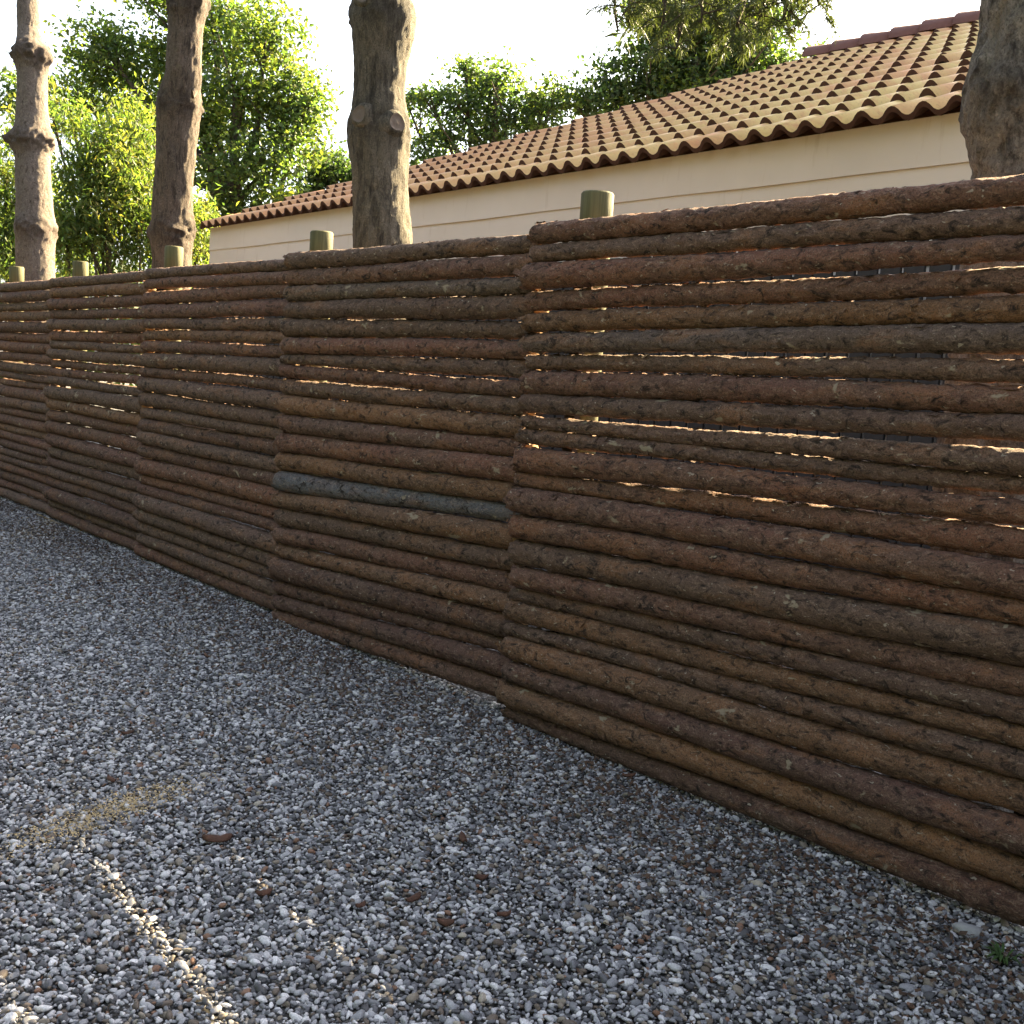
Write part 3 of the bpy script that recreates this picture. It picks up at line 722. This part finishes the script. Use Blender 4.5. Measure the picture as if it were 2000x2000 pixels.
def build_pines():
    for k, P in enumerate(PINES):
        g = np.random.default_rng(400 + k); rn = random.Random(400 + k)
        path, rad, kn = pine_trunk(P['st'], P['Y'], 70 + k, P['kn'], P['top'], P['lean'])
        base = np.array([path[0][0], P['Y'], 0])
        t = thing('pine_tree', P['label'], 'tree', base, 0, 'pine trunks in a row behind the fence')
        V, F = tube(path, rad, 72, 70 + k, knots=kn, bark=(.010 if k in (1, 2) else (.021 if k == 3 else .008)), sub=.018)
        me = mesh('trunk', V - base, F, [P['mat']]); ka = me.attributes.new('knot', 'FLOAT', 'POINT'); ka.data.foreach_set('value', tube.knot.astype(np.float32)); obj('trunk', me, t)
        # pruning scars
        if k == 2:
            for (px, py, w, hh) in ((702, 22, 28, 34), (772, 12, 30, 28), (702, 246, 26, 34), (776, 256, 28, 34)):
                c = on_y(743, py, P['Y']); ax = np.interp(c[2], [p[2] for p in path], [p[0] for p in path]); rr = np.interp(c[2], [p[2] for p in path], rad)
                view = CAMP - np.array([ax, P['Y'], c[2]]); view[2] = 0; view /= np.linalg.norm(view); side = np.cross(-view, [0, 0, 1])
                off = (px - 742) * float((c - CAMP) @ FW) / FPX / (rr + .03); off = max(-.8, min(.8, off))      # sine of the turn away from the viewer
                nrm = side * off + view * math.sqrt(1 - off * off); nrm[2] = .12; nrm /= np.linalg.norm(nrm)
                ctr = np.array([ax, P['Y'], c[2]]) + nrm * (rr + .022)
                dep = float((c - CAMP) @ FW); a = .62 * w * dep / FPX; b = .5 * hh * dep / FPX
                e1 = np.cross([0, 0, 1], nrm); e1 /= np.linalg.norm(e1); e2 = np.cross(nrm, e1)
                Vs = []; Fs = []; nn = 18
                for r_, h_ in ((1.95, -.055), (1.25, -.004), (.95, .008), (.86, .003), (0.4, .003)):
                    for j in range(nn):
                        th = 6.2832 * j / nn; q = r_ * (1 + .06 * math.sin(3 * th + px)); Vs.append(ctr + e1 * a * q * math.cos(th) + e2 * b * q * math.sin(th) + nrm * h_)
                Vs.append(ctr + nrm * .010)
                for i in range(4):
                    for j in range(nn): Fs.append((i * nn + j, i * nn + (j + 1) % nn, (i + 1) * nn + (j + 1) % nn, (i + 1) * nn + j))
                for j in range(nn): Fs.append((4 * nn + j, 4 * nn + (j + 1) % nn, 5 * nn))
                mi = [0] * (2 * nn) + [1] * (3 * nn)
                obj('branch_scar', mesh('branch_scar', np.array(Vs) - base, Fs, [P['mat'], M_SCAR], mi), t)
        if k == 1:                                    # broken side twig
            c = on_y(389, 190, P['Y']); V, F = tube([c + np.array([-.05, -.02, .05]), c + np.array([.0, -.05, -.01]), c + np.array([.10, -.10, .02])], [.028, .016, .004], 8, 3, bark=.003, sub=.02)
            obj('broken_twig', mesh('broken_twig', V - base, F, [P['mat']]), t)
        # needle crown, mostly above the picture
        Vn, Fn, Cn = [], [], []; Vb = []; Fb = []; ob = 0
        def bough(pts, r0, tufts, ln, spread, n, hang=0.0):
            nonlocal ob
            V, F = tube(pts, np.linspace(r0, .006, len(pts)), 7, 5, bark=.004, sub=.08); Vb.append(V); Fb.append(F + ob); ob += len(V)
            A = np.array(pts)
            for _ in range(tufts):
                f = g.uniform(.25, 1) * (len(A) - 1); i = min(int(f), len(A) - 2); c = A[i] + (A[i + 1] - A[i]) * (f - i)
                e = c + g.normal(0, spread, 3) * np.array([1, 1, .6]) + np.array([0, 0, -abs(g.normal(0, hang))])
                d = e - c + np.array([0, 0, -.12 - hang * .4])
                V, F = tube([c, (c + e) / 2 + np.array([0, 0, .02]), e], [.006, .004, .003], 4, 3, bark=0, sub=.2); Vb.append(V); Fb.append(F + ob); ob += len(V)
                for q in range(3):
                    needle_tuft(Vn, Fn, Cn, c + (e - c) * (.45 + .27 * q), d, n // 3, ln, g, np.array([.066, .086, .034]))
        tp = np.array(path[-1])
        for b in range(7):
            a = rn.uniform(0, 6.28); f = rn.uniform(.62, 1.0); s = np.array(path[-4]) + (tp - np.array(path[-4])) * f; L = rn.uniform(1.0, 1.7)
            s0 = s; s1 = s + np.array([math.cos(a) * L * .5, math.sin(a) * L * .5, .25]); s2 = s + np.array([math.cos(a) * L, math.sin(a) * L, .20])
            bough([s0, s1, s2], .05, 9, .14, .16, 36)
        def flush(bn, cn, parent):
            nonlocal Vn, Fn, Cn, Vb, Fb, ob
            br = obj(bn, mesh(bn, np.concatenate(Vb) - base, np.concatenate(Fb), [M_LIMB]), parent)
            me = mesh(cn, np.array(Vn) - base, Fn, [M_NEEDLE], smooth=False); color_attr(me, Cn)
            obj(cn, me, br if bn == 'hanging_bough' else parent)
            Vn, Fn, Cn, Vb, Fb, ob = [], [], [], [], [], 0
        flush('branches', 'crown', t)
        if k == 3:                                    # the bough hanging into the picture
            st = np.array([np.interp(3.9, [p[2] for p in path], [p[0] for p in path]), P['Y'], 3.95])
            D1 = 6.6
            m1 = at_depth(1760, -130, 5.4); m2 = at_depth(1560, -70, 6.0); m3 = at_depth(1400, -40, D1); m4 = at_depth(1230, -25, D1 + .3)
            bough([st, m1, m2, m3, m4], .05, 26, .15, .17, 60, .10)
            for (px, py, qx, qy, dd) in ((1500, -50, 1460, 75, 6.3), (1400, -40, 1430, 85, 6.5), (1330, -30, 1320, 95, 6.6), (1290, -30, 1290, 60, 6.7), (1560, -60, 1600, 10, 6.1), (1230, -20, 1215, 30, 6.8), (1450, -40, 1440, 45, 6.2), (1350, -30, 1370, 45, 6.4), (1520, -60, 1530, 40, 6.2)):
                a_ = at_depth(px, py, dd); b_ = at_depth(qx, qy, dd + g.uniform(-.2, .2)); bough([a_, (a_ + b_) / 2 + np.array([.03, .02, .0]), b_], .018, 8, .07, .15, 75, .03)
            a_ = at_depth(1203, -20, 6.8); bough([a_, at_depth(1199, 20, 6.8), at_depth(1207, 60, 6.8)], .007, 2, .02, .06, 12)
            flush('hanging_bough', 'needles', t)
build_pines()

# ------------------------------------------------------------------ broadleaf trees and hedge beyond
def leaf_crown(blobs, dep, nleaf, size, cols, seed, cl=0.30, per=26, flat=0.5, narrow=1.0, upright=0.0):
    """blobs: (px, py, rx, ry) ellipses in photo pixels at depth dep (each with its own depth offset)"""
    g = np.random.default_rng(seed); area = sum(b[2] * b[3] for b in blobs)
    VV = []; CC = []; k = 0
    for b in blobs:
        px, py, rx, ry = b[:4]; dd = dep + (b[4] if len(b) > 4 else 0.0)
        c = at_depth(px, py, dd); sx = rx * dd / FPX; sz = ry * dd / FPX; sy = max(.6, .8 * (sx + sz) / 2)
        nb = max(3, int(nleaf * rx * ry / area / per))
        q = g.normal(0, 1, (nb, 3)); q /= np.linalg.norm(q, axis=1)[:, None]; q *= (g.random((nb, 1)) ** .45)
        ctr = c + q[:, :1] * RT * sx + q[:, 1:2] * np.array([FW[0], FW[1], 0]) * sy + q[:, 2:3] * np.array([0, 0, 1.0]) * sz
        clr = cl * g.uniform(.6, 1.3, nb)
        ncol = cols[g.integers(0, len(cols), nb)]
        for i in range(nb):
            p = ctr[i] + g.normal(0, 1, (per, 3)) * clr[i] * np.array([.55, .55, .33 if not upright else .6])
            nrm = np.array([0, 0, flat]) + g.normal(0, .55, (per, 3)); nrm /= np.linalg.norm(nrm, axis=1)[:, None]
            t = g.normal(0, 1, (per, 3)) + np.array([0, 0, upright * 2.2]); t -= nrm * (t * nrm).sum(1)[:, None]; t /= np.linalg.norm(t, axis=1)[:, None]
            w = np.cross(nrm, t); s = size * g.uniform(.6, 1.25, per)[:, None]
            a = p + t * s; e = p - t * s; l = p + w * s * .62 * narrow + nrm * s * .18; r = p - w * s * .62 * narrow + nrm * s * .18
            VV.append(np.stack([e, l, a, r], 1).reshape(-1, 3))
            cc = ncol[i] * g.uniform(.75, 1.25, (per, 1)) * (1 + g.normal(0, .06, (per, 3))); CC.append(np.repeat(np.clip(cc, .004, 1), 4, 0))
    V = np.concatenate(VV); C = np.concatenate(CC); F = np.arange(len(V)).reshape(-1, 4)
    F = np.concatenate([F[:, [0, 1, 2]], F[:, [0, 2, 3]]])
    return V, F, C
def leafy_tree(name, label, cat, blobs, dep, nleaf, size, cols, seed, trunk_px, tr=.16, mat=M_LEAF, group=None, **kw):
    c0 = at_depth(trunk_px, 600, dep); base = np.array([c0[0], c0[1], 0])
    t = thing(name, label, cat, base, 0, group)
    V, F, C = leaf_crown(blobs, dep, nleaf, size, np.array(cols), seed, **kw)
    me = mesh('crown', V - base, F, [mat], smooth=False); color_attr(me, C); obj('crown', me, t)
    big = at_depth(blobs[0][0], blobs[0][1], dep)
    top = np.array([base[0] + (big[0] - base[0]) * .5, base[1] + (big[1] - base[1]) * .5, big[2]])
    V, F = tube([base, base + (top - base) * .45 + np.array([.1, .05, 0]), top], [tr, tr * .75, tr * .3], 12, seed, bark=.01, sub=.1)
    obj('trunk', mesh('trunk', V - base, F, [M_LIMB]), t)
    Vb = []; Fb = []; o = 0; rn = random.Random(seed)
    for b in blobs:
        e = at_depth(b[0], b[1], dep + (b[4] if len(b) > 4 else 0)); f = rn.uniform(.35, .75); s = base + (top - base) * f
        mid = (s + e) / 2 + np.array([rn.uniform(-.3, .3), rn.uniform(-.3, .3), -.15])
        V, F = tube([s, mid, e], [tr * .42, tr * .28, .02], 7, seed, bark=.006, sub=.15); Vb.append(V); Fb.append(F + o); o += len(V)
        for q in range(3):
            e2 = e + np.array([rn.gauss(0, 1), rn.gauss(0, 1), rn.gauss(.1, .5)]) * b[2] * dep / FPX * .6
            V, F = tube([mid * .4 + e * .6, (mid + e2) / 2 * .5 + e * .5, e2], [tr * .18, tr * .12, .008], 5, seed, bark=0, sub=.2); Vb.append(V); Fb.append(F + o); o += len(V)
    obj('limbs', mesh('limbs', np.concatenate(Vb), np.concatenate(Fb), [M_LIMB]), t).data.transform(Matrix.Translation(-Vector(base)))
    return t
GREEN = [(.070, .104, .036), (.060, .094, .036), (.080, .114, .036), (.100, .130, .034), (.054, .082, .036)]
GOLD = [(.095, .125, .026), (.118, .136, .026), (.075, .108, .028)]
DARK = [(.042, .068, .028), (.048, .076, .030), (.038, .060, .028), (.064, .090, .028)]
leafy_tree('broadleaf_tree', 'large leafy tree with sunlit yellow green crown behind the house corner', 'tree',
    [(480, 180, 110, 120), (560, 205, 75, 70), (430, 60, 105, 80, .5), (520, 60, 70, 60), (500, 330, 120, 90, -.4), (250, 150, 110, 90, .6), (190, 80, 75, 60), (300, 260, 110, 70, .3), (160, 190, 80, 70, .8), (450, 420, 75, 45), (590, 260, 45, 60), (330, -20, 90, 60, .4), (40, 190, 60, 60, 1), (600, 180, 40, 45), (360, 100, 80, 70, .6), (400, 240, 90, 90, .3)],
    22, 34000, .058, GREEN + GOLD, 501, 430, .22, per=30, cl=.40)
leafy_tree('broadleaf_tree', 'small dark green tree just beside the stout trunk with pruned scars, above the eave', 'tree',
    [(650, 325, 48, 38), (625, 350, 40, 30), (700, 350, 40, 40), (590, 395, 60, 28)], 25, 4500, .064, DARK, 502, 650, .13, per=18, cl=.36)
leafy_tree('broadleaf_tree', 'open crowned green tree rising behind the middle of the tiled roof', 'tree',
    [(960, 150, 62, 42), (900, 200, 60, 45), (1000, 205, 75, 50), (840, 190, 45, 32), (870, 270, 75, 40), (960, 260, 60, 50), (1060, 215, 45, 40), (830, 310, 60, 30), (1090, 170, 28, 25), (800, 215, 30, 35), (1040, 250, 40, 30), (910, 130, 35, 22)],
    25, 9500, .062, GREEN + GREEN + DARK, 503, 950, .16, per=30, cl=.33)
leafy_tree('broadleaf_tree', 'dense dark green tree behind the roof with pine needles hanging before it', 'tree',
    [(1350, 120, 130, 90), (1250, 160, 95, 70), (1450, 130, 100, 75), (1180, 205, 70, 40), (1350, 30, 110, 60), (1270, 40, 65, 60), (1480, 40, 75, 60), (1540, 125, 45, 32), (1590, 100, 30, 16), (1380, 190, 160, 45), (1120, 200, 40, 26), (1420, -40, 100, 50)],
    25, 28000, .066, DARK + DARK + GREEN[:2] + [(.095, .13, .016)], 504, 1330, .24, per=26, cl=.42)
HG = [(.098, .142, .038), (.120, .156, .038), (.080, .126, .038), (.068, .108, .038), (.14, .15, .045)]
HEDGES = [
    ('bushy yellow green shrub between the slim and the leaning pine trunks', 210, [(210, 420, 80, 110), (170, 330, 50, 70), (250, 340, 55, 80), (145, 240, 22, 45), (270, 225, 14, 50), (235, 265, 20, 50), (200, 300, 30, 50), (130, 470, 60, 70), (100, 215, 22, 30)], 15.0, 7200),
    ('yellow green shrub at the foot of the leaning pine, beside the house corner', 350, [(300, 450, 60, 85), (290, 370, 40, 60), (395, 480, 26, 45), (385, 440, 24, 45), (300, 280, 16, 45), (400, 420, 16, 26)], 15.4, 3400),
    ('green shrub beyond the slim pine trunk, farthest along the fence', 10, [(20, 440, 60, 100), (10, 330, 45, 70), (60, 250, 25, 40), (30, 500, 60, 50), (-40, 400, 50, 100), (75, 400, 50, 90)], 16.2, 4800),
]
for i, (lab, tx, bl, dp, nl) in enumerate(HEDGES):
    leafy_tree('hedge_shrub', lab, 'shrub', bl, dp, int(nl * 1.9), .050, HG if i < 2 else HG + GREEN, 520 + i, tx, .05, M_HEDGE, 'yellow green hedge shrubs', per=20, cl=.24, flat=.2, narrow=.55, upright=.6)

# ------------------------------------------------------------------ small things on the gravel
def flake(L, W, H, seed):
    g = np.random.default_rng(seed); nx, ny = 6, 4; V = []; F = []
    for s in (1, -1):
        for i in range(nx):
            for j in range(ny):
                a, b = i / (nx - 1) * 2 - 1, j / (ny - 1) * 2 - 1
                w = math.sqrt(max(.08, 1 - abs(a) ** 2.4)); V.append((a * L / 2 * (1 + g.normal(0, .05)), b * W / 2 * w * (1 + g.normal(0, .10)), H * (.5 * a * a + .9 * (1 - b * b)) + s * .0025 + g.normal(0, .0012)))
    n = nx * ny
    for i in range(nx - 1):
        for j in range(ny - 1):
            q = (i * ny + j, (i + 1) * ny + j, (i + 1) * ny + j + 1, i * ny + j + 1); F.append(q); F.append(tuple(n + t for t in reversed(q)))
    rim = [i * ny for i in range(nx)] + [(nx - 1) * ny + j for j in range(1, ny)] + [i * ny + ny - 1 for i in range(nx - 2, -1, -1)] + [j for j in range(ny - 2, 0, -1)]
    for a, b in zip(rim, rim[1:] + rim[:1]): F.append((a, n + a, n + b, b))
    return mesh('bark_chip', V, F, [M_CHIP])
CHIPS = [(425, 1627, 70, 'large dark curled bark chip lying on the shaded gravel'), (872, 1787, 44, 'reddish brown bark chip lying on the gravel'), (808, 1742, 50, None), (985, 1772, 34, None), (515, 1730, 44, None), (905, 1625, 40, None), (940, 1700, 34, None), (218, 1512, 36, None), (250, 1422, 30, None), (1395, 1690, 40, None), (705, 1755, 36, None), (1230, 1505, 34, None)]
for i, (px, py, w, lab) in enumerate(CHIPS):
    c = on_ground(px, py, .02); L = .8 * w * float((c - CAMP) @ FW) / FPX
    o = obj('bark_chip', flake(L, L * random.uniform(.35, .55), L * .14, 900 + i), None, (c[0], c[1], .0)); o.rotation_euler = (random.uniform(-.2, .2), random.uniform(-.2, .2), random.uniform(0, 3.1))
    tag(o, lab or 'small brown bark chip scattered on the gravel', 'bark chip', 'bark chips scattered on the gravel')
def scatter_flakes(name, label, cat, pts, smin, smax, matl, zmax):
    n = len(pts); g = RNG; V = []; F = []
    for i, (x, y) in enumerate(pts):
        s = g.uniform(smin, smax); a = g.uniform(0, 6.28); t = g.normal(0, .35, 2); z = g.uniform(.008, zmax) - .022
        ca, sa = math.cos(a) * s, math.sin(a) * s; r = g.uniform(.3, .6)
        for u, v in ((-1, -.6), (.6, -1), (1, .5), (-.5, 1)):
            px, py = u * ca - v * r * sa, u * sa + v * r * ca
            V.append((x + px, y + py, z + (px * t[0] + py * t[1])))
        F.append((4 * i, 4 * i + 1, 4 * i + 2, 4 * i + 3))
    o = obj(name, mesh(name, V, F, [matl], smooth=False)); o['kind'] = 'stuff'; o['label'] = label; o['category'] = cat
pts = []
for _ in range(15000):
    x = RNG.uniform(-12, -.8); y = 2.86 - abs(RNG.normal(0, .30)) - (abs(RNG.normal(0, .5)) if RNG.random() < .2 else 0); pts.append((x, y))
scatter_flakes('bark_litter', 'brown bark crumbs strewn along the foot of the fence', 'litter', pts, .004, .013, M_LITTER, .026)
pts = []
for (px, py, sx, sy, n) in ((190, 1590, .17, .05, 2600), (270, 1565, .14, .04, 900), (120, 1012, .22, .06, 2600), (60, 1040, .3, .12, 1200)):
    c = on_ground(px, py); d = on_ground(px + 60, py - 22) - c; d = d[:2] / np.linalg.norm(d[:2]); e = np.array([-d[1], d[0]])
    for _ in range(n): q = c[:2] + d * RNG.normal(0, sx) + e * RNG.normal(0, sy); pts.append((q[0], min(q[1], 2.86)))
scatter_flakes('specks', 'yellow sawdust sprinkled on the gravel', 'specks', pts, .0015, .005, M_SPECK, .024)  # tiny yellow flakes in soft-edged patches over the gravel

# a pale stone and a small weed at the foot of the near panel
c = on_ground(1893, 1800, .02); me = pebble_mesh(321); me.materials.clear(); me.materials.append(M_STONE)
o = obj('stone', me, None, (c[0], c[1], -.006)); o.scale = (.032, .032, .032); o.rotation_euler = (0.2, .1, .7)
tag(o, 'pale fist sized stone on the gravel against the lowest log', 'stone')
def build_weed():
    c = on_ground(1958, 1868); g = np.random.default_rng(5); V = []; F = []
    for i in range(26):
        a = g.uniform(0, 6.28); L = g.uniform(.03, .075); w = g.uniform(.004, .008); d = np.array([math.cos(a), math.sin(a), 0]); e = np.array([-d[1], d[0], 0]); up = np.array([0, 0, 1.0]); k = len(V)
        b = d * g.uniform(0, .018); V += [b - e * w * .4, b + e * w * .4, b + d * L * .5 + up * L * .55 + e * w, b + d * L + up * L * g.uniform(.3, .7), b + d * L * .5 + up * L * .55 - e * w]
        F += [(k, k + 1, k + 2, k + 4), (k + 4, k + 2, k + 3)]
    o = obj('weed', mesh('weed', np.array(V), F, [M_WEED], smooth=False), None, (c[0], c[1], -.012)); o.scale = (.75, .75, .75); tag(o, 'small dark green weed sprouting at the foot of the fence', 'weed')
build_weed()

# unseen belt of foliage added behind the camera: it keeps the low sky off the fence
def build_belt():
    g = np.random.default_rng(77); n = 34000
    x = g.uniform(-34, 16, n); top = 10.0 + 2.2 * vnoise(np.stack([x * .35, x * 0, x * 0], 1), 4) + 1.2 * vnoise(np.stack([x * 1.1, x * 0, x * 0], 1), 9)
    z = top * g.random(n) ** .8; y = -8.0 - g.random(n) * 2.5 - 1.2 * (z / top) ** 3 + .9 * vnoise(np.stack([x * .6, z * .6, x * 0], 1), 6)
    P = np.stack([x, y, z], 1); nr = g.normal(0, 1, (n, 3)) + np.array([0, .8, .5]); nr /= np.linalg.norm(nr, axis=1)[:, None]
    t = np.cross(nr, g.normal(0, 1, (n, 3))); t /= np.linalg.norm(t, axis=1)[:, None]; w = np.cross(nr, t); s_ = g.uniform(.12, .26, (n, 1))
    V = np.stack([P - t * s_, P + w * s_ * .7, P + t * s_, P - w * s_ * .7], 1).reshape(-1, 3)
    me = mesh('added_tree_belt', V, np.arange(4 * n).reshape(-1, 4), [M_LEAF], smooth=False)
    C = np.array(DARK)[g.integers(0, len(DARK), n)] * g.uniform(.7, 1.2, (n, 1)); color_attr(me, np.repeat(C, 4, 0))
    o = obj('added_tree_belt', me); o['kind'] = 'stuff'; o['label'] = 'added belt of dark foliage out of view, blocking low sky'; o['category'] = 'trees'
build_belt()
def build_far_trees():
    g = np.random.default_rng(78); n = 16000
    y = g.uniform(-12, 46, n); top = 5.2 + 1.4 * vnoise(np.stack([y * .3, y * 0, y * 0], 1), 14) + .8 * vnoise(np.stack([y * 1.1, y * 0, y * 0], 1), 19)
    z = top * g.random(n) ** .8; x = -36 - g.random(n) * 3 + .9 * vnoise(np.stack([y * .6, z * .6, y * 0], 1), 16)
    P = np.stack([x, y, z], 1); nr = g.normal(0, 1, (n, 3)) + np.array([.6, .2, .6]); nr /= np.linalg.norm(nr, axis=1)[:, None]
    t = np.cross(nr, g.normal(0, 1, (n, 3))); t /= np.linalg.norm(t, axis=1)[:, None]; w = np.cross(nr, t); s_ = g.uniform(.12, .24, (n, 1))
    V = np.stack([P - t * s_, P + w * s_ * .7, P + t * s_, P - w * s_ * .7], 1).reshape(-1, 3)
    me = mesh('far_trees', V, np.arange(4 * n).reshape(-1, 4), [M_LEAF], smooth=False)
    C = np.array(GREEN)[g.integers(0, len(GREEN), n)] * g.uniform(.7, 1.2, (n, 1)); color_attr(me, np.repeat(C, 4, 0))
    o = obj('far_trees', me); o['kind'] = 'stuff'; o['label'] = 'far green belt of trees beyond the end of the fence'; o['category'] = 'trees'
build_far_trees()
